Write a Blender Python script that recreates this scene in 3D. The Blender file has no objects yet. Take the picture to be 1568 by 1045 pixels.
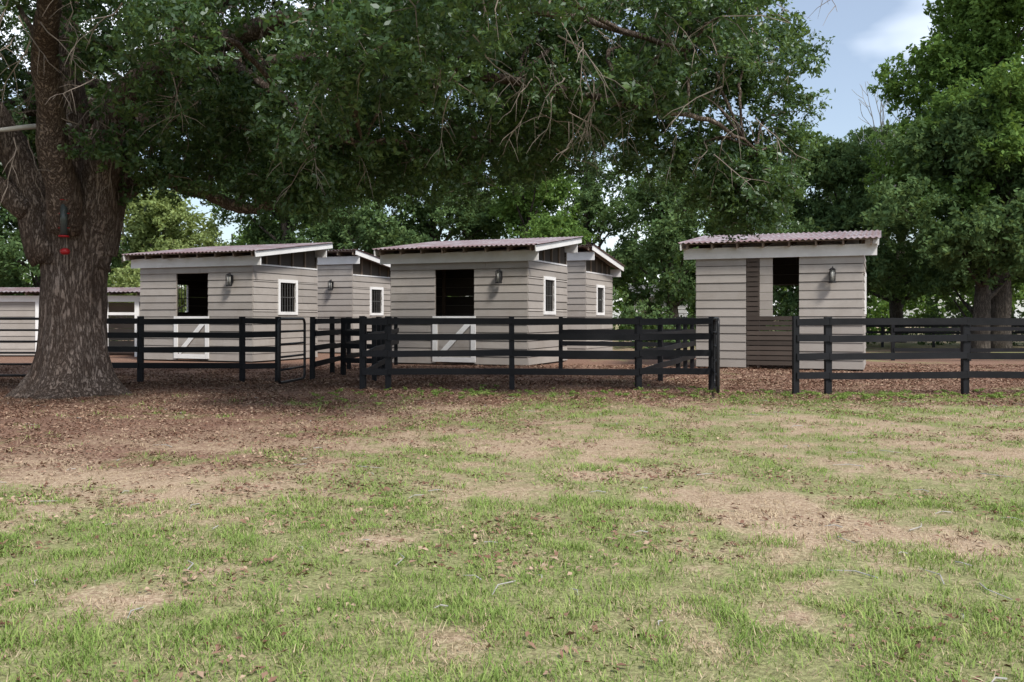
import bpy, math, random
import numpy as np
from mathutils import Vector, Matrix
random.seed(7); rng=np.random.default_rng(7)
scene=bpy.context.scene
COL=scene.collection

# ------------------------------------------------------------------ helpers
def link(o,parent=None):
    COL.objects.link(o)
    if parent is not None: o.parent=parent
    return o
def empty(name,loc=(0,0,0),rz=0):
    e=bpy.data.objects.new(name,None); e.location=loc; e.rotation_euler=(0,0,rz); e.empty_display_size=.3
    return link(e)
class MB:
    def __init__(s): s.v=[]; s.f=[]
    def hexa(s,p):
        b=len(s.v); s.v+= [tuple(q) for q in p]
        for f in ((0,3,2,1),(4,5,6,7),(0,1,5,4),(1,2,6,5),(2,3,7,6),(3,0,4,7)): s.f.append(tuple(b+i for i in f))
    def box(s,x0,x1,y0,y1,z0,z1):
        s.hexa([(x0,y0,z0),(x1,y0,z0),(x1,y1,z0),(x0,y1,z0),(x0,y0,z1),(x1,y0,z1),(x1,y1,z1),(x0,y1,z1)])
    def beam(s,a,b,w,h,up=(0,0,1)):
        a=Vector(a); b=Vector(b); d=(b-a).normalized(); up=Vector(up)
        side=d.cross(up).normalized(); u=side.cross(d).normalized()
        side*=w/2; u*=h/2
        s.hexa([a-side-u,a+side-u,b+side-u,b-side-u,a-side+u,a+side+u,b+side+u,b-side+u])
    def tube(s,pts,rad,n=6,cap=True,lobes=0,rnd=0):
        pts=[Vector(p) for p in pts]; m=len(pts)
        if not hasattr(rad,'__len__'): rad=[rad]*m
        prev=None; b0=len(s.v)
        for i,p in enumerate(pts):
            d=(pts[min(i+1,m-1)]-pts[max(i-1,0)]).normalized()
            if prev is None:
                r=Vector((1,0,0)) if abs(d.x)<.9 else Vector((0,1,0))
                a=(r-d*r.dot(d)).normalized()
            else:
                a=(prev-d*prev.dot(d)).normalized()
            prev=a; c=d.cross(a)
            for k in range(n):
                t=2*math.pi*k/n; rr=rad[i]*(1+rnd*(random.random()-.5))
                s.v.append(tuple(p+(a*math.cos(t)+c*math.sin(t))*rr))
        for i in range(m-1):
            for k in range(n):
                a0=b0+i*n+k; a1=b0+i*n+(k+1)%n
                s.f.append((a0,a1,a1+n,a0+n))
        if cap:
            s.f.append(tuple(b0+k for k in range(n))[::-1]); s.f.append(tuple(b0+(m-1)*n+k for k in range(n)))
    def build(s,name,mat,parent=None,smooth=False):
        me=bpy.data.meshes.new(name); me.from_pydata(s.v,[],s.f); me.update()
        if smooth: me.polygons.foreach_set('use_smooth',[True]*len(me.polygons))
        me.materials.append(mat)
        o=bpy.data.objects.new(name,me); return link(o,parent)
def np_mesh(name,verts,faces,mat,parent=None):
    me=bpy.data.meshes.new(name); k=faces.shape[1]
    me.vertices.add(len(verts)); me.vertices.foreach_set('co',verts.astype(np.float32).ravel())
    me.loops.add(faces.size); me.loops.foreach_set('vertex_index',faces.astype(np.int32).ravel())
    me.polygons.add(len(faces)); me.polygons.foreach_set('loop_start',np.arange(0,faces.size,k,dtype=np.int32))
    me.polygons.foreach_set('loop_total',np.full(len(faces),k,dtype=np.int32))
    me.update(calc_edges=True)
    if mat: me.materials.append(mat)
    o=bpy.data.objects.new(name,me); return link(o,parent)

def hsh(ix,iy,iz,seed):
    v=np.sin(ix*127.1+iy*311.7+iz*74.7+seed*53.3)*43758.5453
    return v-np.floor(v)
def vnoise(x,y,z=None,seed=0):
    x=np.asarray(x,float); y=np.asarray(y,float); z=np.zeros_like(x) if z is None else np.asarray(z,float)
    ix,iy,iz=np.floor(x),np.floor(y),np.floor(z); fx,fy,fz=x-ix,y-iy,z-iz
    fx=fx*fx*(3-2*fx); fy=fy*fy*(3-2*fy); fz=fz*fz*(3-2*fz); r=0
    for a in (0,1):
        for b in (0,1):
            for c in (0,1):
                w=(fx if a else 1-fx)*(fy if b else 1-fy)*(fz if c else 1-fz)
                r=r+w*hsh(ix+a,iy+b,iz+c,seed)
    return r
def fbm(x,y,z=None,seed=0,o=4):
    r=0;a=.5;t=0
    x=np.asarray(x,float); y=np.asarray(y,float)
    for i in range(o):
        f=2.03**i
        r=r+a*vnoise(x*f,y*f,None if z is None else z*f,seed+i); t+=a; a*=.5
    return r/t
def sstep(a,b,x):
    t=np.clip((x-a)/(b-a),0,1); return t*t*(3-2*t)

# ------------------------------------------------------------------ materials
class NT:
    def __init__(s,name):
        s.m=bpy.data.materials.new(name); s.m.use_nodes=True; s.t=s.m.node_tree; s.t.nodes.clear()
        s.out=s.n('ShaderNodeOutputMaterial')
    def n(s,ty,**k):
        nd=s.t.nodes.new(ty)
        for a,b in k.items(): setattr(nd,a,b)
        return nd
    def l(s,a,b): s.t.links.new(a,b)
    def noise(s,scale,detail=4,vec=None,rough=.6):
        nd=s.n('ShaderNodeTexNoise'); nd.inputs['Scale'].default_value=scale; nd.inputs['Detail'].default_value=detail
        nd.inputs['Roughness'].default_value=rough
        if vec is not None: s.l(vec,nd.inputs['Vector'])
        return nd.outputs['Fac']
    def ramp(s,fac,stops):
        r=s.n('ShaderNodeValToRGB'); e=r.color_ramp.elements
        while len(e)<len(stops): e.new(.5)
        for i,(p,c) in enumerate(stops):
            e[i].position=p; e[i].color=(*c,1) if len(c)==3 else c
        s.l(fac,r.inputs[0]); return r.outputs[0]
    def mix(s,fac,a,b,mode='MIX'):
        m=s.n('ShaderNodeMix',data_type='RGBA',blend_type=mode)
        for inp,v in ((m.inputs[0],fac),(m.inputs[6],a),(m.inputs[7],b)):
            if isinstance(v,(int,float)): inp.default_value=v
            elif isinstance(v,tuple): inp.default_value=(*v,1)
            else: s.l(v,inp)
        return m.outputs[2]
    def math(s,op,a,b=0.):
        m=s.n('ShaderNodeMath',operation=op)
        for inp,v in ((m.inputs[0],a),(m.inputs[1],b)):
            if isinstance(v,(int,float)): inp.default_value=v
            else: s.l(v,inp)
        return m.outputs[0]
    def coords(s,scale=(1,1,1),kind='Object'):
        tc=s.n('ShaderNodeTexCoord'); mp=s.n('ShaderNodeMapping'); mp.inputs['Scale'].default_value=scale
        s.l(tc.outputs[kind],mp.inputs[0]); return mp.outputs[0]
    def bsdf(s,col,rough=.7,bump=None,bs=.3,bd=.01,metal=0,spec=.3):
        b=s.n('ShaderNodeBsdfPrincipled')
        if isinstance(col,tuple): b.inputs['Base Color'].default_value=(*col,1)
        else: s.l(col,b.inputs['Base Color'])
        if isinstance(rough,(int,float)): b.inputs['Roughness'].default_value=rough
        else: s.l(rough,b.inputs['Roughness'])
        b.inputs['Metallic'].default_value=metal; b.inputs['Specular IOR Level'].default_value=spec
        if bump is not None:
            bn=s.n('ShaderNodeBump'); bn.inputs['Strength'].default_value=bs; bn.inputs['Distance'].default_value=bd
            s.l(bump,bn.inputs['Height']); s.l(bn.outputs[0],b.inputs['Normal'])
        s.l(b.outputs[0],s.out.inputs[0]); return b

def mat_paint(name,col,var=.12,grain=(1.2,1.2,30),dirt=(.2,.17,.14),dirtamt=.35,rough=.65,spec=.3):
    t=NT(name); c=t.coords(grain); nz=t.noise(2.5,3,c)
    g=t.n('ShaderNodeNewGeometry')
    lo=tuple(x*(1-var) for x in col); hi=tuple(min(1,x*(1+var)) for x in col)
    base=t.ramp(g.outputs['Random Per Island'],[(0,lo),(1,hi)])
    c2=t.coords((1,1,1)); n2=t.noise(1.3,5,c2,.7)
    f=t.ramp(n2,[(.45,(0,0,0)),(.75,(dirtamt,)*3)])
    base=t.mix(f,base,dirt)
    base=t.mix(t.ramp(nz,[(.3,(.35,)*3),(.7,(0,)*3)]),base,tuple(x*.75 for x in col))
    t.bsdf(base,rough,nz,.25,.004,spec=spec); return t.m
M_grey=mat_paint('weathered_greige_siding',(.34,.312,.288),.14,dirt=(.2,.17,.14),dirtamt=.45)
M_white=mat_paint('white_trim_paint',(.78,.78,.78),.06,dirtamt=.25)
M_black=mat_paint('black_fence_paint',(.0075,.008,.01),.4,grain=(6,6,30),dirt=(.03,.03,.033),dirtamt=.4,rough=.6,spec=.2)
M_metal=mat_paint('black_gate_steel',(.01,.01,.012),.2,dirtamt=.06,rough=.4)
M_bars=mat_paint('galvanised_grille',(.1,.1,.1),.2,dirtamt=.1,rough=.45)
M_wood=mat_paint('raw_rafter_wood',(.16,.12,.09),.25)
M_shade_dark=mat_paint('stall_shade_and_door_dark',(.07,.058,.048),.4,dirtamt=.1)  # dark tone standing in for stall shade; also the outbuilding door and window
M_slat=mat_paint('dark_slat_wood',(.065,.05,.042),.35,dirtamt=.1)
def mat_roof():
    t=NT('red_metal_roof'); c=t.coords((1,1,1)); n=t.noise(1.6,6,c); g=t.noise(30,3,c)
    col=t.ramp(n,[(.3,(.11,.03,.035)),(.48,(.17,.09,.095)),(.64,(.3,.26,.275))])
    t.bsdf(t.mix(.12,col,g),.42,g,.1,.002,metal=.2,spec=.45); return t.m
M_roof=mat_roof()
def mat_leaf(name,dark,mid,light,trans=.3,inst=False,gloss=0):
    t=NT(name); g=t.n('ShaderNodeNewGeometry')
    if inst: r1=t.n('ShaderNodeObjectInfo').outputs['Random']
    else: r1=t.n('ShaderNodeAttribute',attribute_name='clump').outputs['Fac']
    f=t.math('ADD',t.math('MULTIPLY',r1,.6),t.math('MULTIPLY',g.outputs['Random Per Island'],.4))
    col=t.ramp(f,[(.1,dark),(.5,mid),(.9,light)])
    b=t.n('ShaderNodeBsdfDiffuse'); t.l(col,b.inputs[0]); sh=b.outputs[0]
    if gloss:
        gl=t.n('ShaderNodeBsdfGlossy'); gl.inputs['Roughness'].default_value=.42; gl.inputs['Color'].default_value=(.9,.95,1,1)
        m2=t.n('ShaderNodeMixShader'); m2.inputs[0].default_value=gloss; t.l(sh,m2.inputs[1]); t.l(gl.outputs[0],m2.inputs[2]); sh=m2.outputs[0]
    if trans>0:
        tr=t.n('ShaderNodeBsdfTranslucent'); t.l(t.mix(.5,col,(light[0]*1.6,light[1]*1.5,light[2]*.7)),tr.inputs[0])
        ms=t.n('ShaderNodeMixShader'); ms.inputs[0].default_value=trans
        t.l(sh,ms.inputs[1]); t.l(tr.outputs[0],ms.inputs[2]); sh=ms.outputs[0]
    t.l(sh,t.out.inputs[0]); return t.m
M_oak=mat_leaf('oak_leaves',(.028,.06,.024),(.06,.115,.042),(.13,.205,.06),.3,gloss=.05)
M_bg=mat_leaf('forest_leaves',(.05,.09,.04),(.09,.15,.062),(.15,.22,.09),.3)
M_bgl=mat_leaf('pale_leaves',(.14,.18,.07),(.22,.29,.11),(.32,.38,.16),.3)
M_bgb=mat_leaf('bright_leaves',(.06,.11,.03),(.105,.18,.05),(.17,.27,.075),.3)
M_grass=mat_leaf('grass_blades',(.11,.175,.045),(.19,.28,.075),(.33,.38,.14),.15)
M_dry=mat_leaf('dry_grass_blades',(.22,.155,.1),(.37,.285,.19),(.52,.44,.3),0)
M_litter=mat_leaf('fallen_leaves',(.1,.052,.037),(.21,.125,.09),(.4,.3,.22),0,True)
def mat_bark(name,c0,c1,c2):
    t=NT(name); c=t.coords((1,1,.16)); w=t.noise(3,2,c)
    wv=t.n('ShaderNodeVectorMath',operation='ADD'); t.l(c,wv.inputs[0])
    cmb=t.n('ShaderNodeCombineXYZ'); t.l(t.math('MULTIPLY',w,.25),cmb.inputs[0]); t.l(t.math('MULTIPLY',w,.2),cmb.inputs[1]); t.l(cmb.outputs[0],wv.inputs[1])
    n1=t.noise(19,6,wv.outputs[0],.72)
    ridge=t.math('ABSOLUTE',t.math('SUBTRACT',n1,.5)); h=t.ramp(ridge,[(0,(0,0,0)),(.075,(1,1,1))])
    c3=t.coords((1,1,.6)); n=t.noise(1.8,6,c3,.7); nf=t.noise(50,3,c3,.7)
    col=t.mix(h,c0,t.ramp(n,[(.35,c1),(.62,c2)])); col=t.mix(t.ramp(nf,[(.3,(.5,)*3),(.6,(0,)*3)]),col,c0)
    t.bsdf(col,.92,t.mix(.5,h,n1),1,.035,spec=.1); return t.m
M_bark=mat_bark('oak_bark',(.072,.05,.04),(.175,.13,.105),(.28,.23,.2))
M_bark2=mat_bark('forest_bark',(.035,.03,.026),(.09,.075,.06),(.16,.14,.12))
def mat_simple(name,col,rough=.6,metal=0):
    t=NT(name); n=t.noise(40,3,t.coords()); t.bsdf(t.mix(t.math('MULTIPLY',n,.25),col,tuple(x*.6 for x in col)),rough,metal=metal); return t.m
M_twig=mat_simple('dead_twigs',(.2,.165,.14),.9)
M_deadwood=mat_simple('pale_dead_branch',(.36,.35,.33),.9)
M_red=mat_simple('red_plastic',(.3,.012,.016),.35)
M_glass=mat_simple('seedy_glass',(.45,.45,.42),.15)
M_seed=mat_simple('smoked_tube',(.05,.06,.06),.2)

# ------------------------------------------------------------------ ground
def masks(x,y):
    wx=x+(fbm(x*.9,y*.9,seed=61)-.5)*1.6; wy=y+(fbm(x*.9,y*.9,seed=67)-.5)*1.6
    n1=fbm(wx*1.0,wy*1.0,seed=3); n2=fbm(x*3.8,y*3.8,seed=11); n3=fbm(x*.33,y*.33,seed=21)
    b=np.interp(y,[0,3.5,5,6.2,8,10,12,14,16,17.5,20,30,45],[1.1,1.08,.98,.8,.58,.5,.52,.58,.42,.2,.08,.12,.5])
    b=b-.38*sstep(.5,-5,x)*sstep(5.8,9.5,y)+.12*sstep(0,4,x)*sstep(6,8,y)
    for (cx,cy,r,a) in ((-.35,3.75,.4,.6),(-1.95,4.6,.5,.4),(2.1,6.3,.8,.5),(2.9,5.6,.5,.3),(1.3,4.8,.6,.3),(1.0,5.6,.5,.2),(-1.5,5.4,.6,-.2),(.8,13.5,1.5,-.15)):
        b=b-a*np.exp(-(((wx-cx)/r)**2+((wy-cy)/(r*.8))**2))
    g=b+(n1-.5)*1.1+(n2-.5)*1.1
    g=sstep(.08,1.05,g)
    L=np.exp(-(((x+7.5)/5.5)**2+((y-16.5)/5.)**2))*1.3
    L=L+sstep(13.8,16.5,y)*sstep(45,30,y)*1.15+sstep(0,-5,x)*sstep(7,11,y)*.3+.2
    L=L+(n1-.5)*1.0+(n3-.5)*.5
    for (cx,cy,r,a) in ((2.1,6.2,.9,.8),(2.9,5.4,.7,.5),(-7.6,13.9,.9,.5)):
        L=L-a*np.exp(-(((wx-cx)/r)**2+((wy-cy)/(r*.6))**2))
    return g,np.clip(L,0,1)
xs=np.concatenate([[-3000,-800,-200,-80,-40,-26],np.arange(-18,18,.09),[20,26,40,80,200,800,3000]])
ys=np.concatenate([[-800,-100,-20,-5,0],np.arange(2,22,.09),np.arange(22.5,60,1.2),[70,100,200,800,4000]])
X,Y=np.meshgrid(xs,ys); nx,ny=len(xs),len(ys)
Z=(fbm(X*.5,Y*.5,seed=5)-.5)*.07*((Y<22)&(abs(X)<18))
V=np.stack([X.ravel(),Y.ravel(),Z.ravel()],1)
i=np.arange(nx*ny).reshape(ny,nx)
F=np.stack([i[:-1,:-1].ravel(),i[:-1,1:].ravel(),i[1:,1:].ravel(),i[1:,:-1].ravel()],1)
def mat_ground():
    t=NT('ground_dirt_and_grass'); at=t.n('ShaderNodeAttribute',attribute_name='grass'); al=t.n('ShaderNodeAttribute',attribute_name='litter')
    c=t.coords(); nf=t.noise(38,3,c,.8); nm=t.noise(9,4,c,.75); nl=t.noise(1.2,2,c)
    tan=t.ramp(nf,[(.33,(.21,.145,.1)),(.5,(.35,.26,.18)),(.66,(.52,.43,.31))])
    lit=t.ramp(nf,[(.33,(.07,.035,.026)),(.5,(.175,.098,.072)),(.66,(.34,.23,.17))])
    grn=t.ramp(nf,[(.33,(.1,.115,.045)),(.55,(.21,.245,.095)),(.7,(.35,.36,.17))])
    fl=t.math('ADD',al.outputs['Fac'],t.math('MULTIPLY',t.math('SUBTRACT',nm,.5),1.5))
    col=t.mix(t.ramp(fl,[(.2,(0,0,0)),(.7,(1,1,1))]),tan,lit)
    fg=t.math('ADD',at.outputs['Fac'],t.math('MULTIPLY',t.math('SUBTRACT',nm,.5),1.2))
    col=t.mix(t.ramp(fg,[(.2,(0,0,0)),(.85,(.85,)*3)]),col,grn)
    col=t.mix(t.math('MULTIPLY',nl,.25),col,(.23,.165,.12))
    t.bsdf(col,.95,nf,.7,.02,spec=.1); return t.m
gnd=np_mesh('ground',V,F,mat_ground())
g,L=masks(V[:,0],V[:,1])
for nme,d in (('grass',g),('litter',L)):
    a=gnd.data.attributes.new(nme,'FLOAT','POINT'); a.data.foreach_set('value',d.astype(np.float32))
def gz(x,y): return (fbm(np.asarray(x)*.5,np.asarray(y)*.5,seed=5)-.5)*.07

# ------------------------------------------------------------------ instancing / baking
def basis(N):
    N=N/np.linalg.norm(N,axis=1,keepdims=True)
    R=rng.normal(size=N.shape); T=R-N*(R*N).sum(1,keepdims=True); T/=np.linalg.norm(T,axis=1,keepdims=True)
    return T,np.cross(N,T),N
def instancer(name,parent,P,S,N,childname,cv,cf,mat):
    n=len(P); T,B,N=basis(N)
    h=(S/2)[:,None]
    v=np.stack([P-T*h-B*h,P+T*h-B*h,P+T*h+B*h,P-T*h+B*h],1).reshape(-1,3)
    o=np_mesh(name,v,np.arange(4*n).reshape(n,4),None,parent)
    o.instance_type='FACES'; o.use_instance_faces_scale=True; o.instance_faces_scale=1
    o.show_instancer_for_render=False; o.show_instancer_for_viewport=False
    np_mesh(childname,cv,cf,mat,o); return o
def bake(name,parent,P,S,N,variants,mat):
    P=np.asarray(P,float); vs=[];fs=[];cs=[];off=0; T,B,N=basis(np.asarray(N,float))
    rn=rng.random(len(P))*.6+.4*fbm(P[:,0]*.6,P[:,1]*.6,P[:,2]*.6,seed=77)
    m=len(variants)
    for k,(cv,cf) in enumerate(variants):
        p,s,t_,b_,n_=P[k::m],S[k::m],T[k::m],B[k::m],N[k::m]
        w=p[:,None,:]+s[:,None,None]*(cv[None,:,0:1]*t_[:,None,:]+cv[None,:,1:2]*b_[:,None,:]+cv[None,:,2:3]*n_[:,None,:])
        vs.append(w.reshape(-1,3)); q=(np.arange(len(p))*len(cv))[:,None,None]+cf[None]
        fs.append(q.reshape(-1,cf.shape[1])+off); off+=len(p)*len(cv); cs.append(np.repeat(rn[k::m],len(cv)))
    o=np_mesh(name,np.concatenate(vs),np.concatenate(fs),mat,parent)
    a=o.data.attributes.new('clump','FLOAT','POINT'); a.data.foreach_set('value',np.concatenate(cs).astype(np.float32)); return o
def leafclump(n,r,ln,wd,flat=.8,up=.5,seed=1):
    g=np.random.default_rng(seed)
    ns=max(3,n//16); tips=g.normal(size=(ns,3)); tips/=np.linalg.norm(tips,axis=1,keepdims=True); tips*= (g.random((ns,1))**.4)*r
    k=g.integers(0,ns,n); c=tips[k]*(.55+.5*g.random((n,1)))+g.normal(size=(n,3))*r*.13; c[:,2]*=flat
    N=g.normal(size=(n,3)); N[:,2]+=up*1.5; N/=np.linalg.norm(N,axis=1,keepdims=True)
    R=g.normal(size=(n,3))+tips[k]/r*.8; T=R-N*(R*N).sum(1,keepdims=True); T/=np.linalg.norm(T,axis=1,keepdims=True); B=np.cross(N,T)
    l=ln*(.6+.7*g.random((n,1)))/2; w=wd*(.7+.5*g.random((n,1)))/2
    v=np.stack([c-T*l,c+B*w-T*l*.1+N*w*.3,c+T*l,c-B*w-T*l*.1+N*w*.3],1).reshape(-1,3)
    return v,np.arange(4*n).reshape(n,4)
def tuft(n,r,h,w,seed,lean=.6,simple=False):
    g=np.random.default_rng(seed); a=g.random(n)*6.283; q=np.sqrt(g.random(n))*r
    c=np.stack([np.cos(a)*q,np.sin(a)*q,np.zeros(n)],1)
    d=g.random(n)*6.283; D=np.stack([np.cos(d),np.sin(d),0*d],1); S=np.stack([-np.sin(d),np.cos(d),0*d],1)
    H=(h*(.4+.8*g.random(n)))[:,None]; W=w*(.6+.6*g.random((n,1)))/2; U=np.array([[0,0,1.]])
    le=lean*(.3+g.random((n,1)))
    if simple:
        v=np.stack([c-S*W,c+S*W,c+U*H*.92+D*H*le+S*W*.3,c+U*H*.92+D*H*le-S*W*.3],1).reshape(-1,3)
        return v,np.arange(4*n).reshape(n,4)
    v=np.stack([c-S*W,c+S*W,c+S*W*.8+U*H*.6+D*H*le*.35,c-S*W*.8+U*H*.6+D*H*le*.35,c+U*H*.92+D*H*le+S*W*.15,c+U*H*.92+D*H*le-S*W*.15],1).reshape(-1,3)
    b=np.arange(n)[:,None]*6
    f=np.concatenate([b+np.array([[0,1,2,3]]),b+np.array([[3,2,4,5]])],0)
    return v,f
def litterpatch(n,r,seed):
    g=np.random.default_rng(seed); a=g.random(n)*6.283; q=np.sqrt(g.random(n))*r
    c=np.stack([np.cos(a)*q,np.sin(a)*q,.006+.012*g.random(n)],1)
    N=g.normal(size=(n,3))*.35; N[:,2]+=1; N/=np.linalg.norm(N,axis=1,keepdims=True)
    R=g.normal(size=(n,3)); T=R-N*(R*N).sum(1,keepdims=True); T/=np.linalg.norm(T,axis=1,keepdims=True); B=np.cross(N,T)
    l=.045*(.5+.8*g.random((n,1)))/2; w=.019*(.7+.6*g.random((n,1)))/2
    v=np.stack([c-T*l,c+B*w+N*w*.5,c+T*l,c-B*w+N*w*.5],1).reshape(-1,3)
    return v,np.arange(4*n).reshape(n,4)

def scatter(dens,weight):
    out=[]
    for (y0,y1,d) in dens:
        n=int((y1-y0)*2*(y1*.6+1.2)*d)
        x=(rng.random(n)*2-1)*(y1*.6+1.2); y=y0+(y1-y0)*rng.random(n)
        g,L=masks(x,y); w=weight(g,L,x,y); k=(rng.random(n)<w)&(abs(x)<y*.6+1.2)
        out.append(np.stack([x[k],y[k],gz(x[k],y[k])],1))
    return np.concatenate(out)
grass=empty('grass')
upn=lambda n:np.stack([rng.normal(size=n)*.1,rng.normal(size=n)*.1,np.ones(n)],1)
wg=lambda g,L,x,y:g**1.4*(.2+1.05*sstep(.3,.7,fbm(x*5,y*5,seed=9)))
P=scatter([(2.6,4.5,360),(4.5,7,230)],wg)
bake('green_tufts_near',grass,P,.6+.7*rng.random(len(P)),upn(len(P)),[tuft(22,.08,[.034,.046,.028][s],.0046,30+s,1.15) for s in range(3)],M_grass)
P=scatter([(7,11,95),(11,17,52)],wg)
bake('green_tufts_far',grass,P,(.7+.6*rng.random(len(P)))*np.where(P[:,1]>11,1.2,1),upn(len(P)),[tuft(15,.085,[.034,.045,.028][s],.0075,40+s,1.1,True) for s in range(3)],M_grass)
P=scatter([(2.6,4.5,150),(4.5,7,100),(7,11,50),(11,17,20)],lambda g,L,x,y:(1-.5*g)*(1-.7*L))
bake('dry_tufts',grass,P,(.75+.6*rng.random(len(P)))*np.where(P[:,1]>11,1.25,1),upn(len(P)),[tuft(20,.09,.022,.0042,50+s,1.9,True) for s in range(3)],M_dry)
lit=empty('fallen_leaf_litter')
P=scatter([(2.6,5,14),(5,9,14),(9,13,13),(13,20,18),(20,27,8)],lambda g,L,x,y:np.clip(.13+L*.95-.2*g,0,1))
for s in range(2):
    p=P[s::2]; S=(.8+.5*rng.random(len(p)))*np.where(p[:,1]>19,1.4,1)
    v,f=litterpatch(34,.32,70+s)
    instancer('litter_patch_%d'%s,lit,p,S,upn(len(p))*np.array([[.2,.2,1]]),'dead_leaves_%d'%s,v,f,M_litter)
sk_=MB()
for k in range(90):
    y=random.uniform(3.2,16); x=random.uniform(-.6,.6)*y; an=random.random()*6.28; l=random.uniform(.06,.3); z=float(gz(x,y))+.012
    sk_.tube([(x,y,z),(x+math.cos(an)*l*.5,y+math.sin(an)*l*.5,z+.008),(x+math.cos(an+.3)*l,y+math.sin(an+.3)*l,z)],[.004,.0035,.002],5)
sk_.build('fallen_twigs',M_deadwood,lit)
n=560; x=rng.uniform(-3.5,14,n); y=np.where(x>4.8,rng.normal(16.0,.55,n),rng.normal(16.7,.8,n)); 
k=rng.random(n)<fbm(x*.9,y*.9,seed=41)*1.3-.15; p=np.stack([x,y,gz(x,y)],1)[k]
weeds=empty('fence_line_weeds'); bake('weed_leaves',weeds,p+np.array([[0,0,.04]]),.35+.6*rng.random(len(p)),upn(len(p)),[leafclump(60,.16,.05,.025,.5,.6,90)],M_grass)

# ------------------------------------------------------------------ sheds
YAW=math.radians(-22)
def wall(mb,fn,L,z0,z1,ops,th=.03,bh=.232):
    z=z0
    while z<z1-.01:
        zt=min(z+bh,z1)
        cuts=sorted({z,zt}|{c for o in ops for c in (o[2],o[3]) if z+.004<c<zt-.004})
        off=random.uniform(-.003,.005); joint=random.uniform(.25,.75)*L if random.random()<.35 else None
        for a,b in zip(cuts[:-1],cuts[1:]):
            segs=[(0,L)]
            for o in ops:
                if o[2]<(a+b)/2<o[3]:
                    ns=[]
                    for s0,s1 in segs:
                        if o[1]<=s0 or o[0]>=s1: ns.append((s0,s1)); continue
                        if o[0]>s0: ns.append((s0,o[0]))
                        if o[1]<s1: ns.append((o[1],s1))
                    segs=ns
            if joint:
                ns=[]
                for s0,s1 in segs:
                    if s0+.2<joint<s1-.2: ns+=[(s0,joint-.003),(joint+.003,s1)]
                    else: ns.append((s0,s1))
                segs=ns
            for s0,s1 in segs:
                if s1-s0<.01: continue
                t0=a; t1=b-random.uniform(.008,.018) if b==zt else b
                sag=random.uniform(-.004,.004)
                fb=.026+off; ft=.006+off
                mb.hexa([fn(s0,fb,t0),fn(s1,fb,t0+sag),fn(s1,-th,t0+sag),fn(s0,-th,t0),
                         fn(s0,ft,t1),fn(s1,ft,t1+sag),fn(s1,-th,t1+sag),fn(s0,-th,t1)])
        z=zt
def sconce(parent,x,z):
    b=MB(); b.box(x-.06,x+.06,-.06,-.028,z-.12,z+.12)
    b.tube([(x,-.055,z+.06),(x,-.12,z+.2),(x,-.17,z+.16)],.012,6)
    b.tube([(x,-.17,z+.17),(x,-.17,z+.12)],[.03,.1],10)
    for k in range(4):
        t=math.pi/4+k*math.pi/2; b.tube([(x+.085*math.cos(t),-.17+.085*math.sin(t),z+.12),(x+.085*math.cos(t),-.17+.085*math.sin(t),z-.2)],.014,5)
    b.tube([(x,-.17,z-.19),(x,-.17,z-.23)],.1,10)
    b.build('wall_lantern_frame',M_metal,parent)
    c=MB(); c.tube([(x,-.17,z-.18),(x,-.17,z+.11)],.05,10); c.build('wall_lantern_glass',M_glass,parent,True)
def window(parent,fn,s0,s1,z0,z1,white,dark):
    f=.1
    def bx(mb,a0,a1,o0,o1,c0,c1):
        mb.hexa([fn(a0,o1,c0),fn(a1,o1,c0),fn(a1,o0,c0),fn(a0,o0,c0),fn(a0,o1,c1),fn(a1,o1,c1),fn(a1,o0,c1),fn(a0,o0,c1)])
    bx(white,s0-f,s0,-.02,.05,z0-f,z1+f); bx(white,s1,s1+f,-.02,.05,z0-f,z1+f)
    bx(white,s0,s1,-.02,.047,z1,z1+f); bx(white,s0,s1,-.02,.047,z0-f,z0)
    for k in range(1,6):
        s=s0+(s1-s0)*k/6; bx(dark,s-.008,s+.008,.0,.016,z0,z1)
    for k in (1,):
        z=z0+(z1-z0)*k/2; bx(dark,s0,s1,-.018,-.003,z-.01,z+.01)
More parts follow.
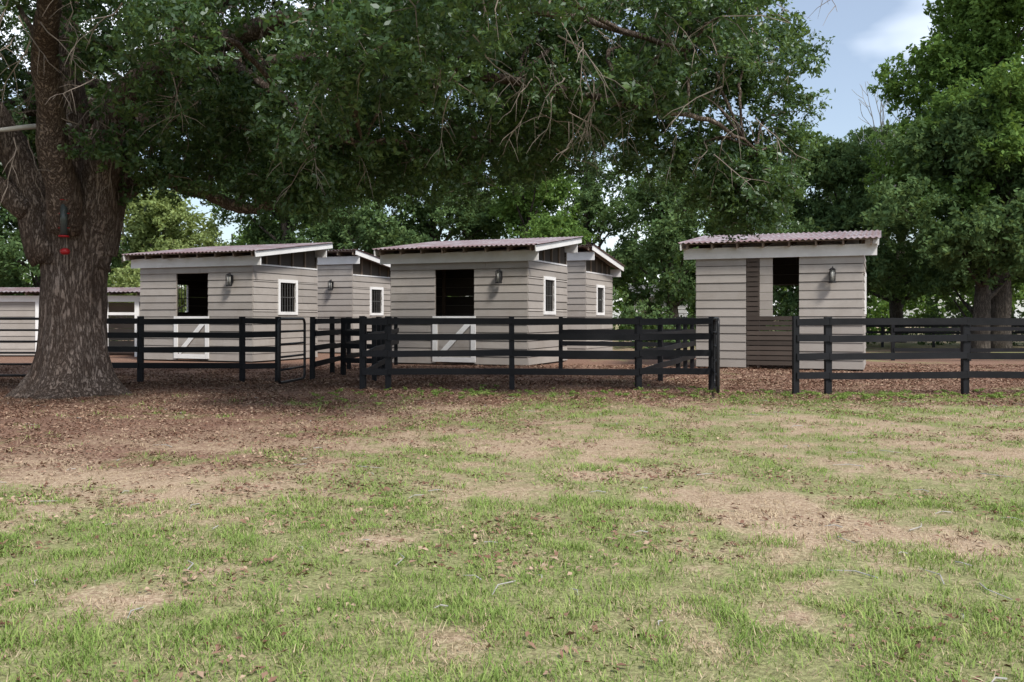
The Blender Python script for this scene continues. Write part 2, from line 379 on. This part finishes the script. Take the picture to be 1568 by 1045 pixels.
def shed(loc,W=4.4,D=3.5,kind='dutch',flip=False,lamp=None,rz=YAW):
    e=empty('horse_stall_shed',(loc[0],loc[1],0),rz)
    zf,zb=(3.98,3.42) if flip else (3.42,3.98)
    y0,y1=-.38,D+.38
    rz_=lambda y: zf+(zb-zf)*(y-y0)/(y1-y0)
    hf=rz_(0)-.42; hb=rz_(D)-.42; hs=min(hf,hb)
    S=MB(); Wt=MB(); Dk=MB(); Wd=MB(); Sl=MB(); Shd=MB()
    F=lambda s,o,z:(-W+s,-o,z); R=lambda s,o,z:(o,s,z); Lf=lambda s,o,z:(-W-o,s,z); Bk=lambda s,o,z:(-W+s,D+o,z)
    fo=[]
    if kind=='dutch':
        a,b=1.5,2.78; dt=hf-.22; fo=[(a,b,.05,dt)]
        D1=MB(); z=.12
        while z<1.38:
            zt=min(z+.21,1.4); D1.box(-W+a+.02,-W+b-.02,-.03,0,z,zt-.008); z=zt
        D1.build('dutch_door_boards',M_grey,e)
        y=( -.065,-.034); X0,X1=-W+a-.06,-W+b+.06
        Wt.box(X0,X0+.15,*y,.1,1.45); Wt.box(X1-.15,X1,*y,.1,1.45)
        Wt.box(X0+.15,X1-.15,*y,1.28,1.45); Wt.box(X0+.15,X1-.15,*y,.1,.24)
        Wt.beam((X0+.2,-.048,.27),(X1-.2,-.048,1.26),.024,.15,up=(0,0,1))
    elif kind=='slat':
        a,b=1.36,2.75; fo=[(a,b,.0,hf)]
        z=1.405
        while z<hf-.02:
            S.box(-W+1.72,-W+2.06,.005,.04,z,min(z+.222,hf-.01)); z+=.232
        z=.12
        while z<1.38:
            Sl.box(-W+a+.01,-W+b-.01,-.02,.0,z,z+.11); z+=.135
        z=1.45
        while z<hf-.1:
            Sl.box(-W+a+.01,-W+1.7,-.02,.0,z,z+.11); z+=.135
        for s in (a+.05,1.68,b-.07): Sl.box(-W+s-.03,-W+s+.03,.002,.04,.05,hf if s<1.7 else 1.4)
    wall(S,F,W,.05,hf,fo)
    ws=(1.35,2.2,1.6,2.55)
    wall(S,R,D,.05,hs,[ws]); window(e,R,*ws,Wt,Dk)
    wall(S,Lf,D,.05,hs,[ws]); window(e,Lf,*ws,Wt,Dk)
    bo=[(1.3,3.2,.9,2.4)] if kind=='slat' else []
    wall(S,Bk,W,.05,hb,bo)
    # added dark sheets: put stall shade in colour, stop light through board gaps
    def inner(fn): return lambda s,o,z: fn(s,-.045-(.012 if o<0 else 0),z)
    def shade_sheet(fn,L,h,ops):
        wall(Shd,inner(fn),L,.03,h,ops,bh=.3)
    shade_sheet(F,W,hf,fo); shade_sheet(R,D,hs,[ws]); shade_sheet(Lf,D,hs,[ws]); shade_sheet(Bk,W,hb,bo)
    for px in (-.065,-W+.053):  # added dark sheet fills each open side triangle in place of shade
        z0=hs+.004
        Shd.hexa([(px,.07,z0),(px+.012,.07,z0),(px+.012,D-.07,z0),(px,D-.07,z0),
                 (px,.07,rz_(.07)-.03),(px+.012,.07,rz_(.07)-.03),(px+.012,D-.07,rz_(D-.07)-.03),(px,D-.07,rz_(D-.07)-.03)])
    for px in (-W+.07,-.17):
        for py in (.07,D-.17): Wd.box(px,px+.1,py,py+.1,0,rz_(py)-.14)
    for k in range(1,5):
        yy=D*k/5
        for px in (-W-.002,-.048): Wd.box(px,px+.05,yy-.04,yy+.04,hs+.052,rz_(yy)-.13)
    for px in (-W-.02,-.06): 
        Wt.box(px,px+.08,.03,D-.03,hs+.002,hs+.05)
    Wt.box(-W-.34,.34,-.075,-.03,hf-.02,hf+.28); Wt.box(-W-.34,.34,D+.03,D+.07,hb-.02,hb+.28)
    n=8
    for k in range(n):
        x=-W-.2+(W+.4)*k/(n-1)
        Wd.beam((x,y0+.06,rz_(y0+.06)-.075),(x,y1-.06,rz_(y1-.06)-.075),.045,.13)
    for k in range(5):
        yy=y0+.1+(y1-y0-.2)*k/4
        Wd.beam((-W-.34,yy,rz_(yy)+.006),(.34,yy,rz_(yy)+.006),.09,.03)
    for x in (-W-.37,.37): Wt.beam((x,y0+.02,rz_(y0)-.07),(x,y1-.02,rz_(y1)-.07),.03,.17)
    nx_=int((W+.9)/.0375); xs_=np.linspace(-W-.44,.44,nx_)
    zz=.02*np.cos(np.arange(nx_)*math.pi/2)
    v=[];f=[]
    for j,yy in enumerate(np.linspace(y0,y1,5)):
        for q in range(nx_): v.append((xs_[q],yy,rz_(yy)+.045+zz[q]))
        for q in range(nx_): v.append((xs_[q],yy,rz_(yy)+.041+zz[q]))
    st=2*nx_
    for j in range(4):
        for q in range(nx_-1):
            a0=j*st+q; f.append((a0,a0+1,a0+1+st,a0+st)); c0=a0+nx_; f.append((c0,c0+st,c0+1+st,c0+1))
    for q in range(nx_-1): f.append((q,q+nx_,q+nx_+1,q+1))
    rb=MB(); rb.v=v; rb.f=f; rb.build('corrugated_roof',M_roof,e,True)
    S.build('board_siding',M_grey,e); Wt.build('white_trim',M_white,e); Dk.build('window_grille',M_bars,e); Wd.build('rafters_and_studs',M_wood,e); Shd.build('added_shade_sheets',M_shade_dark,e)
    if Sl.v: Sl.build('slatted_gate',M_slat,e)
    if lamp: sconce(e,-W+lamp[0],lamp[1])
    return e
shed((-8.05,28.4),W=4.5,lamp=(3.72,2.62))
shed((.45,26.1),W=4.45,lamp=(3.62,2.62))
shed((9.18,23.9),W=4.35,kind='slat',lamp=(3.6,2.55))
shed((-6.19,35.5),W=4.4,kind='plain',flip=True,lamp=(3.5,2.7))
shed((2.68,33.2),W=4.4,kind='plain',flip=True)

e=empty('low_run_in_shed',(-13.4,33,0),0)
S=MB();T=MB();R_=MB();W_=MB()
wall(S,lambda s,o,z:(-9+s,-o,z),9,.05,2.0,[(5.3,8.8,.05,2.0)]); wall(S,lambda s,o,z:(o,s,z),3,.05,2.0,[]); wall(S,lambda s,o,z:(-9+s,3+o,z),9,.05,2.0,[])
T.box(-9.2,.2,-.07,-.03,1.98,2.2)
for x in (-3.7,-1.25,-.12): T.box(x-.08,x+.08,-.06,.02,0,1.98)
T.box(-1.17,-.2,-.05,0,1.5,1.6)
for k in range(10): W_.beam((-9+k,-.3,2.26),(-9+k,3.3,2.5),.05,.1)
nq=240; v=[];f=[]
for yy,zz in ((-.4,2.33),(3.4,2.6)):
    for q in range(nq): v.append((-9.3+9.6*q/(nq-1),yy,zz+.02*math.cos(q*math.pi/2)))
for q in range(nq-1): f.append((q,q+1,q+1+nq,q+nq))
R_.v=v;R_.f=f
S.build('board_siding',M_grey,e);T.build('white_trim',M_white,e);W_.build('rafters',M_wood,e);R_.build('corrugated_roof',M_roof,e,True)

# small white outbuilding glimpsed through the trees
e=empty('white_outbuilding',(8.7,54,0),math.radians(-10))
S=MB(); wall(S,lambda s,o,z:(-1.6+s,-o,z),3.2,.05,2.6,[(.5,1.3,.05,2.0),(2.0,2.7,1.1,1.9)]); wall(S,lambda s,o,z:(1.6+o,s,z),3,.05,2.6,[]); wall(S,lambda s,o,z:(-1.6-o,s,z),3,.05,2.6,[]); wall(S,lambda s,o,z:(-1.6+s,3+o,z),3.2,.05,2.6,[])
S.build('clapboards',M_white,e)
D_=MB(); D_.box(-1.08,-.32,.0,.03,.06,2.0); D_.box(.42,1.08,.0,.03,1.12,1.88); D_.build('door_and_window',M_shade_dark,e)
G=MB(); G.hexa([(-1.85,-.3,2.58),(1.85,-.3,2.58),(1.85,1.5,3.35),(-1.85,1.5,3.35),(-1.85,-.3,2.66),(1.85,-.3,2.66),(1.85,1.5,3.43),(-1.85,1.5,3.43)])
G.hexa([(-1.85,1.502,3.35),(1.85,1.502,3.35),(1.85,3.3,2.58),(-1.85,3.3,2.58),(-1.85,1.502,3.43),(1.85,1.502,3.43),(1.85,3.3,2.66),(-1.85,3.3,2.66)]); G.build('gable_roof',M_bars,e)

# ------------------------------------------------------------------ fences and gates
def fence(pts,hts=(1.33,1.03,.71,.36),mat=M_black,sp=2.42):
    e=empty('black_board_fence'); m=MB(); p_=MB()
    for a,b in zip(pts[:-1],pts[1:]):
        a=Vector((*a,0)); b=Vector((*b,0)); L=(b-a).length; n=max(1,round(L/sp)); d=(b-a)/L; nr=Vector((d.y,-d.x,0))
        ps=[a+(b-a)*i/n for i in range(n+1)]
        for q in ps:
            hh=1.42+random.uniform(-.02,.02); w=.052
            j=Vector((random.uniform(-.015,.015),random.uniform(-.015,.015),0))
            p_.hexa([q-d*w-nr*w+Vector((0,0,-.2)),q+d*w-nr*w+Vector((0,0,-.2)),q+d*w+nr*w+Vector((0,0,-.2)),q-d*w+nr*w+Vector((0,0,-.2)),
                    q-d*w-nr*w+j+Vector((0,0,hh)),q+d*w-nr*w+j+Vector((0,0,hh)),q+d*w+nr*w+j+Vector((0,0,hh)),q-d*w+nr*w+j+Vector((0,0,hh))])
        for q0,q1 in zip(ps[:-1],ps[1:]):
            for h in hts:
                o=nr*.072; 
                m.beam(q0+o+d*.003+Vector((0,0,h+random.uniform(-.016,.016))),q1+o-d*.003+Vector((0,0,h+random.uniform(-.016,.016))),.028,.122)
    m.build('rails',mat,e); p_.build('posts',mat,e); return e
def gate(a,b,h=1.38,z0=.12,bars=5):
    e=empty('tube_farm_gate'); m=MB(); a=Vector((*a,0)); b=Vector((*b,0)); d=(b-a); L=d.length; d/=L
    P=lambda s,z:a+d*s+Vector((0,0,z)); r=.12; pts=[]
    for cs,cz,t0 in ((L-r,z0+r,-90),(L-r,h-r,0),(r,h-r,90),(r,z0+r,180)):
        for k in range(5):
            t=math.radians(t0+k*22.5); pts.append(P(cs+r*math.cos(t),cz+r*math.sin(t)))
    pts.append(pts[0]); m.tube(pts,.028,8)
    for k in range(1,bars): z=z0+(h-z0)*k/bars; m.tube([P(.02,z),P(L-.02,z)],.023,8)
    m.tube([P(L*.5,z0),P(L*.5,h)],.016,8) if L>1.9 else None
    m.build('gate_frame',M_metal,e,True); return e
fence([(-10.3,20.3),(-8.13,20.0),(-5.87,19.9),(-5.1,19.9)])
fence([(-4.1,22.2),(-3.2,22.0)]); fence([(-4.5,20.6),(-4.4,27.)],sp=2.4)
fence([(-2.91,17.8),(-2.41,17.8),(0,17.8),(2.47,17.8),(3.9,17.85)])
fence([(-2.91,17.9),(-3.45,27.2)]); fence([(2.47,17.9),(4.95,25.1)]); fence([(1.3,24.4),(4.55,24.0)])
fence([(5.15,16.6),(5.74,16.6),(8.25,16.65),(10.75,16.6),(13.3,16.6),(18,16.5)])
fence([(12.5,30),(36,27)],sp=2.4); fence([(13,44),(50,40)],sp=2.4)
fence([(-30,20.6),(-13.1,20.4)])
gate((-4.57,17.9),(-4.4,19.4)); gate((3.54,15.7),(3.92,17.7)); gate((-13,20.35),(-10.4,20.3))

# ------------------------------------------------------------------ oak
oak=empty('live_oak_tree')
OX,OY=-7.98,16.6
def smooth_path(pts,rad,sub=6,jit=.0):
    P=[Vector(p) for p in pts]; out=[];ro=[]
    for i in range(len(P)-1):
        p0=P[max(i-1,0)];p1=P[i];p2=P[i+1];p3=P[min(i+2,len(P)-1)]
        for k in range(sub):
            t=k/sub
            q=.5*((2*p1)+(-p0+p2)*t+(2*p0-5*p1+4*p2-p3)*t*t+(-p0+3*p1-3*p2+p3)*t**3)
            out.append(q+Vector([random.uniform(-jit,jit) for _ in range(3)])); ro.append(rad[i]+(rad[i+1]-rad[i])*t)
    out.append(P[-1]); ro.append(rad[-1]); return out,ro
nz_,na=70,120; v=[];f=[]
zz=np.linspace(-.25,3.9,nz_)
for i_,z in enumerate(zz):
    r=np.interp(z,[-.25,0,.15,.4,.8,1.4,2.2,2.9,3.4,3.9],[1.08,.96,.8,.67,.59,.55,.53,.57,.55,.38])
    for k in range(na):
        t=2*math.pi*k/na
        fl=max(0,1-z/1.1); rr=r*(1+.13*fl*math.cos(5*t+.6)+.05*math.cos(3*t+z*.5)+.035*math.cos(7*t+1-z*.8))
        rr+=.09*(float(vnoise(np.array(math.cos(t)*9),np.array(math.sin(t)*9),np.array(z*1.2),seed=4))-.5)
        v.append((OX+.03*z+rr*1.0*math.cos(t),OY+rr*.95*math.sin(t),z))
for i_ in range(nz_-1):
    for k in range(na):
        a0=i_*na+k;a1=i_*na+(k+1)%na; f.append((a0,a1,a1+na,a0+na))
f.append(tuple((nz_-1)*na+k for k in range(na)))
tb=MB(); tb.v=v; tb.f=f; tb.build('trunk',M_bark,oak,True)
LIMB=[
 ([(-7.75,16.6,2.3),(-7.4,16.45,4.0),(-7.0,16.3,5.0),(-6.4,16.1,5.7),(-5.3,15.8,6.1),(-3.6,15.3,6.4),(-1.5,14.8,6.5),(.8,14.5,6.2),(2.8,14.4,5.6)],[.42,.34,.29,.25,.2,.15,.11,.07,.03]),
 ([(-8.1,16.6,2.4),(-8.1,16.8,4.6),(-8.3,17,6.6),(-8.4,17.2,8.5),(-8.2,17.2,10.4)],[.46,.3,.25,.18,.1]),
 ([(-7.6,16.7,2.6),(-7.25,17,4.6),(-6.5,17.3,6.4),(-5.3,17.5,7.8),(-3.5,17.8,8.8),(-1,18,9)],[.4,.3,.25,.2,.14,.07]),
 ([(-8.3,16.5,2.5),(-8.9,16.4,4.3),(-9.7,16.3,5.6),(-11.2,16.1,6.5),(-13.5,16,7.1),(-16,15.8,6.8)],[.4,.27,.23,.19,.14,.07]),
 ([(-7.6,16.9,3.3),(-6.9,17.2,4.0),(-6.1,17.4,3.85),(-5.2,17.5,3.52),(-4.6,17.6,3.6),(-3.7,18,4.3),(-2.4,18.6,4.8)],[.2,.14,.12,.11,.1,.08,.05]),
 ([(-6.4,16.1,5.7),(-4.6,16.5,6.0),(-2.5,16.5,6.1),(-1,16,5.75),(.2,15.4,5.35),(1.2,15.2,5.1),(2.0,15.1,4.9),(3.3,15.3,4.7),(4.3,16,4.3)],[.2,.15,.11,.09,.08,.07,.055,.04,.02]),
 ([(-7.9,16.2,3.0),(-7.6,15,4.9),(-6.9,13.6,6.2),(-6,12.2,6.9),(-5,11,7.2)],[.33,.22,.17,.12,.06]),
 ([(-8,17.2,3.2),(-8.3,18.6,5.2),(-8,20.3,6.4),(-7,22.3,7)],[.35,.26,.18,.07]),
 ([(-8.6,16.3,3.3),(-9.6,15.7,4.2),(-10.8,15,4.5),(-12.4,14.5,4.7)],[.2,.14,.11,.05]),
 ([(-6.5,17.3,6.4),(-4.5,19,6.6),(-1.5,20,6.6),(1.5,20,6.2),(4,19.5,5.8)],[.18,.15,.12,.09,.04]),
 ([(-5.3,15.8,6.1),(-4,15.2,5.2),(-3.2,14.9,4.5),(-2.4,14.8,4.2)],[.1,.08,.06,.03]),
 ([(-5.3,17.5,7.8),(-2,17,8.3),(1.5,16.5,8.2),(4.3,16.5,7.4)],[.15,.12,.08,.03]),
]
lb=MB(); nodes=[]
for p,r in LIMB:
    a,b=smooth_path(p,r,7,.03); lb.tube(a,b,12,rnd=.14)
    for q,w in zip(a,b):
        if q.z>3.2: nodes.append((q,w))
lowX=[-20,-10,-9.2,-8.4,-7.6,-7.1,-5.9,-4.7,-3.45,-2.7,-1.6,-1.,.2,1.4,2.6,3.2,4.0,4.7,5.2,5.8,6.3]
lowH=[3.2,3.6,4.3,4.6,4.2,3.5,3.9,3.35,3.2,3.6,3.5,4.0,4.0,4.2,4.3,3.8,2.95,3.0,4.2,4.8,5.6]
cl=[]; tries=0
while len(cl)<222 and tries<80000:
    tries+=1
    x=random.uniform(-20,6.0); y=random.uniform(10.5,23.5); 
    q=((x+6.5)/12.6)**2+((y-17)/7.5)**2
    if q>1: continue
    low=float(np.interp(x,lowX,lowH))
    scl=max(.9,min(1.12,y/17)); low=1.4+(low-1.4)*scl if y>17 else low+ (17-y)*.09
    top=10.2-4.0*q
    r=random.uniform(.7,1.25)
    if low+r*.65>top: continue
    z=low+r*.65+(top-low-r*.65)*random.random()**1.5
    if math.hypot(x-OX,(y-OY))<2.6 and z<6.6 and y<18.3: continue
    if x<-5.4 and y<17 and 3.9<z<6.6 and x>-10.8 and random.random()<.88: continue
    if x+r*.9>5.55-.36*max(0,17-y)-(.3 if z>6.5 else 0): continue
    if any((x-c[0])**2+(y-c[1])**2+(z-c[2])**2<(1.0)**2 for c in cl): continue
    cl.append((x,y,z,r))
for c in [(4.05,16.6,3.75,.7),(4.55,16.9,3.45,.6),(4.3,17.2,4.5,.9),(3.6,16.8,4.6,.8),(4.3,16.7,3.1,.45),(-3.6,16,3.95,.85),(-4.6,16.3,4.0,.75),(-2.9,15.4,4.3,.8),(-6.6,15.4,4.3,.7),(-1.7,16.2,4.2,.7),(-6.9,16.9,3.85,.5),(-4.2,15,5,.9),(-5.5,14.8,4.9,.75),(.3,16,4.8,.8),(1.5,16.3,5,.8),(2.7,16,5.1,.8),(5,16.9,5.2,.7),(-9.9,15.2,4.2,.6),
          (-6.0,16.0,3.8,.6),(-4.2,16.2,3.55,.65),(-3.3,15.8,3.6,.6),(-2.5,16.6,4.0,.7),(-.9,16.4,4.15,.7),(3.2,16.6,4.2,.7),(5.0,16.6,4.4,.6),(2.5,16.4,4.5,.7),(.6,17,4.4,.7),(4.6,16.6,3.95,.65),(3.8,16.9,3.7,.55),(-8.9,15.1,5.6,.6),(-7.0,15.2,5.9,.65),(-6.2,14.6,5.6,.7),(1.0,17,6.3,.9),(2.4,17,6.4,.9),(3.8,16.9,6.0,.9),(4.7,17,6.7,.75),(-.2,17,6.6,.9),(4.4,17,7.5,.8),(3.2,17,7.4,.9)]: cl.append(c)
pts=[];nrm=[];tw=MB()
for (x,y,z,r) in cl:
    c=Vector((x,y,z)); best=min(nodes,key=lambda n:(n[0]-c).length-(n[1]*1.5)+ (1.2 if n[0].z>z+.8 else 0))
    s=best[0]; L=(c-s).length
    mid=s.lerp(c,.5)+Vector((random.uniform(-.2,.2)*L,random.uniform(-.2,.2)*L,.12*L))
    a,b=smooth_path([s,mid,c],[min(best[1]*.6,.02+.018*L),.012+.012*L,.012],6,.02); lb.tube(a,b,6)
    n=int(25*r*r+7); prevs=[c]
    for k in range(n):
        d=Vector((random.gauss(0,1),random.gauss(0,1),random.gauss(0,1))).normalized(); rr=r*(.25+.85*random.random()**.55)
        p=c+Vector((d.x*rr,d.y*rr,d.z*rr*.62))
        pts.append(p); nrm.append((d.x*.5+random.gauss(0,.3),d.y*.5+random.gauss(0,.3),1.0+random.gauss(0,.3)))
        if k%3==0:
            q=min(prevs+a[-4:],key=lambda u:(u-p).length); m=q.lerp(p,.5)+Vector((random.uniform(-.08,.08),random.uniform(-.08,.08),random.uniform(-.02,.1)))
            tw.tube([q,m,p],[.011,.008,.004],3,False); prevs.append(p)
lb.build('limbs',M_bark,oak,True)
for k in range(760):
    s=random.choice(nodes)[0] if random.random()<.4 else Vector(random.choice(pts))
    if s.x<-9.5 or s.z<4.4 or s.y>18: continue
    p=Vector(s)+Vector((random.gauss(0,.4),random.gauss(-.3,.4),random.gauss(0,.25))); d=Vector((random.gauss(0,1),random.gauss(0,1),-.5-random.random()*1.2)).normalized()
    q=[p]
    for j in range(6):
        d=(d+Vector((random.gauss(0,.25),random.gauss(0,.25),random.gauss(-.12,.22)))).normalized(); p=p+d*random.uniform(.1,.24); q.append(p.copy())
        if j in (1,2,3,4):
            d2=(d+Vector((random.gauss(0,.8),random.gauss(0,.8),random.gauss(-.2,.5)))).normalized(); tw.tube([p,p+d2*.2,p+d2*.35+Vector((0,0,-.06))],[.006,.004,.002],3,False)
    tw.tube(q,[.012,.01,.008,.007,.005,.004,.003],3,False)
tw.build('twigs',M_twig,oak)
db=MB(); a,b=smooth_path([(-7.7,15.95,4.75),(-8.1,15.4,4.62),(-8.55,15.1,4.5),(-8.8,14.9,4.55)],[.05,.045,.035,.015]); db.tube(a,b,8); db.build('dead_branch',M_deadwood,oak,True)
pts=np.array([tuple(p) for p in pts]); nrm=np.array(nrm)
bake('crown_leaves',oak,pts,.75+.6*rng.random(len(pts)),nrm,[leafclump(100,.34,.095,.046,.75,.5,100+s) for s in range(5)],M_oak)

# ------------------------------------------------------------------ background trees
BGV=[leafclump(80,.8,.25,.125,.8,.5,200+s) for s in range(4)]
def tree(name,x,y,h,r,low,mat,nb=26,bark=M_bark2,dens=1.):
    e=empty(name,(x,y,0)); m=MB()
    tr=.16+.018*h
    top=Vector((random.uniform(-.5,.5),random.uniform(-.5,.5),h*.82))
    a,b=smooth_path([(0,0,-.2),(random.uniform(-.3,.3),0,h*.25),(random.uniform(-.5,.5),random.uniform(-.4,.4),h*.5),top],[tr*1.25,tr*.85,tr*.6,tr*.15],5,.02); m.tube(a,b,8,rnd=.12)
    P=[];N=[]
    for k in range(nb):
        t=random.random(); z=low+(h-low)*t; prof=(math.sin(math.pi*min(1,.18+.82*t)**.8)**.6) if t<.97 else .3
        ang=random.random()*6.283; q=r*prof*math.sqrt(random.random())*.95
        br=r*random.uniform(.18,.36); c=Vector((q*math.cos(ang),q*math.sin(ang),min(z,h-br*.5)))
        j=min(len(a)-1,max(2,int(len(a)*min(.95,(c.z-.25*q)/h)))); s=a[j]
        mid=s.lerp(c,.5)+Vector((0,0,-.05*q)); aa,bb=smooth_path([s,mid,c],[b[j]*.5,.05,.02],3,.02); m.tube(aa,bb,5,False)
        n=int((13*br*br+5)*dens)
        for i_ in range(n):
            d=Vector((random.gauss(0,1),random.gauss(0,1),random.gauss(0,1))).normalized(); rr=br*(.3+.85*random.random()**.5)
            P.append((c.x+d.x*rr,c.y+d.y*rr,c.z+d.z*rr*.7)); N.append((d.x*.5,d.y*.5,1+random.gauss(0,.3)))
    m.build('trunk_and_limbs',bark,e,True)
    bake('crown_leaves',e,P,.55+.6*rng.random(len(P)),N,BGV,mat)
    return e
T=tree
random.seed(21)
T('broadleaf_tree',20.2,38,16.5,4.3,5.5,M_bgb,52,dens=.95); T('broadleaf_tree',18.9,37,10.4,4.0,2.2,M_bg,44,dens=.9); T('broadleaf_tree',25,41,15,4.5,3,M_bg,34)
T('broadleaf_tree',15.8,44,9.4,4.2,2,M_bg,38,dens=.9); T('broadleaf_tree',12.8,47,8.9,3.6,2,M_bg,30,dens=.85); T('broadleaf_tree',22,52,12,5,3,M_bg,28,dens=.8)
T('broadleaf_tree',8.0,45,9.2,3.0,1.8,M_bg,30,dens=.8); T('broadleaf_tree',4.2,50,11.5,3.4,3,M_bg,28,dens=.8); T('broadleaf_tree',.8,44,10,3.0,2.6,M_bgb,26,dens=.8)
T('broadleaf_tree',-3.6,47,11,3.6,2.5,M_bg,32,dens=.8); T('broadleaf_tree',-7.6,45,10,3.6,2.2,M_bg,32,dens=.8); T('broadleaf_tree',-11.8,46,11,4.0,2.2,M_bg,36,dens=.85)
T('broadleaf_tree',-17.3,45,7.2,3.5,2.2,M_bgl,32,dens=.6); T('broadleaf_tree',-22.5,44,9,4.2,1.5,M_bg,34); T('broadleaf_tree',-27.5,47,11,5,2,M_bg,28)
T('broadleaf_tree',-14.5,60,11,4,3,M_bgb,24,dens=.8); T('broadleaf_tree',11.2,60,10,4,3,M_bgb,20,dens=.8); T('broadleaf_tree',30,46,15,5,2,M_bg,28)
wood=empty('distant_tree_line'); P=[]
for k in range(1250):
    x=random.uniform(-55,70); y=random.uniform(66,76)
    h=3.6+3*float(vnoise(np.array(x*.13),np.array(3.),seed=8))+2*float(vnoise(np.array(x*.5),np.array(7.),seed=9))
    P.append((x,y,h*random.random()**.8))
P=np.array(P); bake('wood_edge_leaves',wood,P,1.4+.9*rng.random(len(P)),upn(len(P)),BGV,M_bgb)
m=MB()
for k in range(60):
    x=random.uniform(-50,65); y=random.uniform(60,75); m.tube([(x,y,-.1),(x+random.uniform(-.3,.3),y,3),(x+random.uniform(-.6,.6),y,8)],[.2,.15,.07],6,False)
m.build('wood_trunks',M_bark2,wood,True)
und=empty('understorey_shrubs'); P=[]
for cx,cy,w in [(-25,40,3),(-20,42,3),(-15,43,2.5),(-10,42,3),(-4,42,3),(2,44,3),(6.4,42,1.8),(9.5,46,2.2),(13,42,2),(17,48,3),(24,46,4),(32,44,4)]:
    for k in range(36):
        P.append((cx+random.gauss(0,w*.5),cy+random.gauss(0,.8),abs(random.gauss(0,.8))+.2))
P=np.array(P); bake('shrub_leaves',und,P,.6+.5*rng.random(len(P)),upn(len(P)),BGV,M_bg)
random.seed(5)
bt=empty('bare_tree',(17.7,47,0)); m=MB()
def grow(p,d,r,L,dep):
    q=[p]
    for j in range(4):
        d=(d+Vector((random.gauss(0,.1),random.gauss(0,.1),.06))).normalized(); p=p+d*L/4; q.append(p)
    m.tube(q,[r,r*.9,r*.8,r*.7,r*.6],5,False)
    if dep>0:
        for k in range(3):
            d2=(d+Vector((random.gauss(0,.42),random.gauss(0,.35),random.gauss(.15,.2)))).normalized(); grow(p if k<2 else q[2],d2,max(.014,r*.6),L*.68,dep-1)
grow(Vector((0,0,0)),Vector((0,0,1)),.15,4.9,5)
m.build('bare_limbs',M_deadwood,bt,True)

# ------------------------------------------------------------------ feeders on the oak
bf=empty('bird_feeder',(-7.72,15.75,0)); a=MB()
a.tube([(0,0,2.83),(0,0,3.42)],.06,12); a.build('seed_tube',M_seed,bf,True)
a=MB(); a.tube([(0,0,3.42),(0,0,3.47),(0,0,3.53)],[.1,.08,.02],14); a.tube([(0,0,2.79),(0,0,2.82)],.09,14)
for z in (2.95,3.2): a.tube([(-.1,0,z),(.1,0,z)],.008,6)
a.build('red_cap_and_tray',M_red,bf,True); a=MB(); a.tube([(0,0,3.52),(.02,-.02,3.75),(0,.1,4.6)],.004,5); a.build('hanging_wire',M_metal,bf)
hf=empty('hummingbird_feeder',(-7.7,15.75,0)); a=MB(); a.tube([(0,0,2.49),(0,0,2.52),(0,0,2.57),(0,0,2.6)],[.05,.08,.08,.03],14); a.build('red_dish',M_red,hf,True)
a=MB(); a.tube([(0,0,2.6),(0,0,2.79)],.006,5); a.build('hook',M_metal,hf)

# ------------------------------------------------------------------ light, world, camera
sd=Vector((.5,-.7,1.05)).normalized(); el=math.asin(sd.z); az=math.atan2(sd.x,sd.y)
s=bpy.data.lights.new('sun','SUN'); s.energy=4.7; s.angle=math.radians(11); s.color=(1,.95,.87)
so=link(bpy.data.objects.new('sun',s)); so.rotation_euler=sd.to_track_quat('Z','Y').to_euler()
w=bpy.data.worlds.new('World'); scene.world=w; w.use_nodes=True; t=w.node_tree; t.nodes.clear()
o=t.nodes.new('ShaderNodeOutputWorld'); bg=t.nodes.new('ShaderNodeBackground'); sk=t.nodes.new('ShaderNodeTexSky')
sk.sky_type='NISHITA'; sk.sun_disc=False; sk.sun_elevation=el; sk.sun_rotation=az; sk.dust_density=1.2
tc=t.nodes.new('ShaderNodeTexCoord'); mp=t.nodes.new('ShaderNodeMapping'); mp.inputs['Scale'].default_value=(1,1,2.2); mp.inputs['Location'].default_value=(.35,.2,.15)
nz=t.nodes.new('ShaderNodeTexNoise'); nz.inputs['Scale'].default_value=2.2; nz.inputs['Detail'].default_value=5
rp=t.nodes.new('ShaderNodeValToRGB'); rp.color_ramp.elements[0].position=.47; rp.color_ramp.elements[1].position=.74
rp.color_ramp.elements[0].color=(.1,.1,.1,1)
mx=t.nodes.new('ShaderNodeMix'); mx.data_type='RGBA'; mx.inputs[7].default_value=(14.5,15,15.6,1)
t.links.new(tc.outputs['Generated'],mp.inputs[0]); t.links.new(mp.outputs[0],nz.inputs['Vector']); t.links.new(nz.outputs['Fac'],rp.inputs[0])
t.links.new(rp.outputs[0],mx.inputs[0]); t.links.new(sk.outputs[0],mx.inputs[6]); t.links.new(mx.outputs[2],bg.inputs[0]); t.links.new(bg.outputs[0],o.inputs[0])
bg.inputs[1].default_value=.15
scene.view_settings.view_transform='Standard'; scene.view_settings.look='None'; scene.view_settings.exposure=0
c=bpy.data.cameras.new('camera'); c.lens=32.14; c.sensor_width=36; c.shift_y=-.0226; c.clip_end=6000
co=link(bpy.data.objects.new('camera',c)); co.location=(0,0,1.4); co.rotation_euler=(math.radians(90),0,0); scene.camera=co
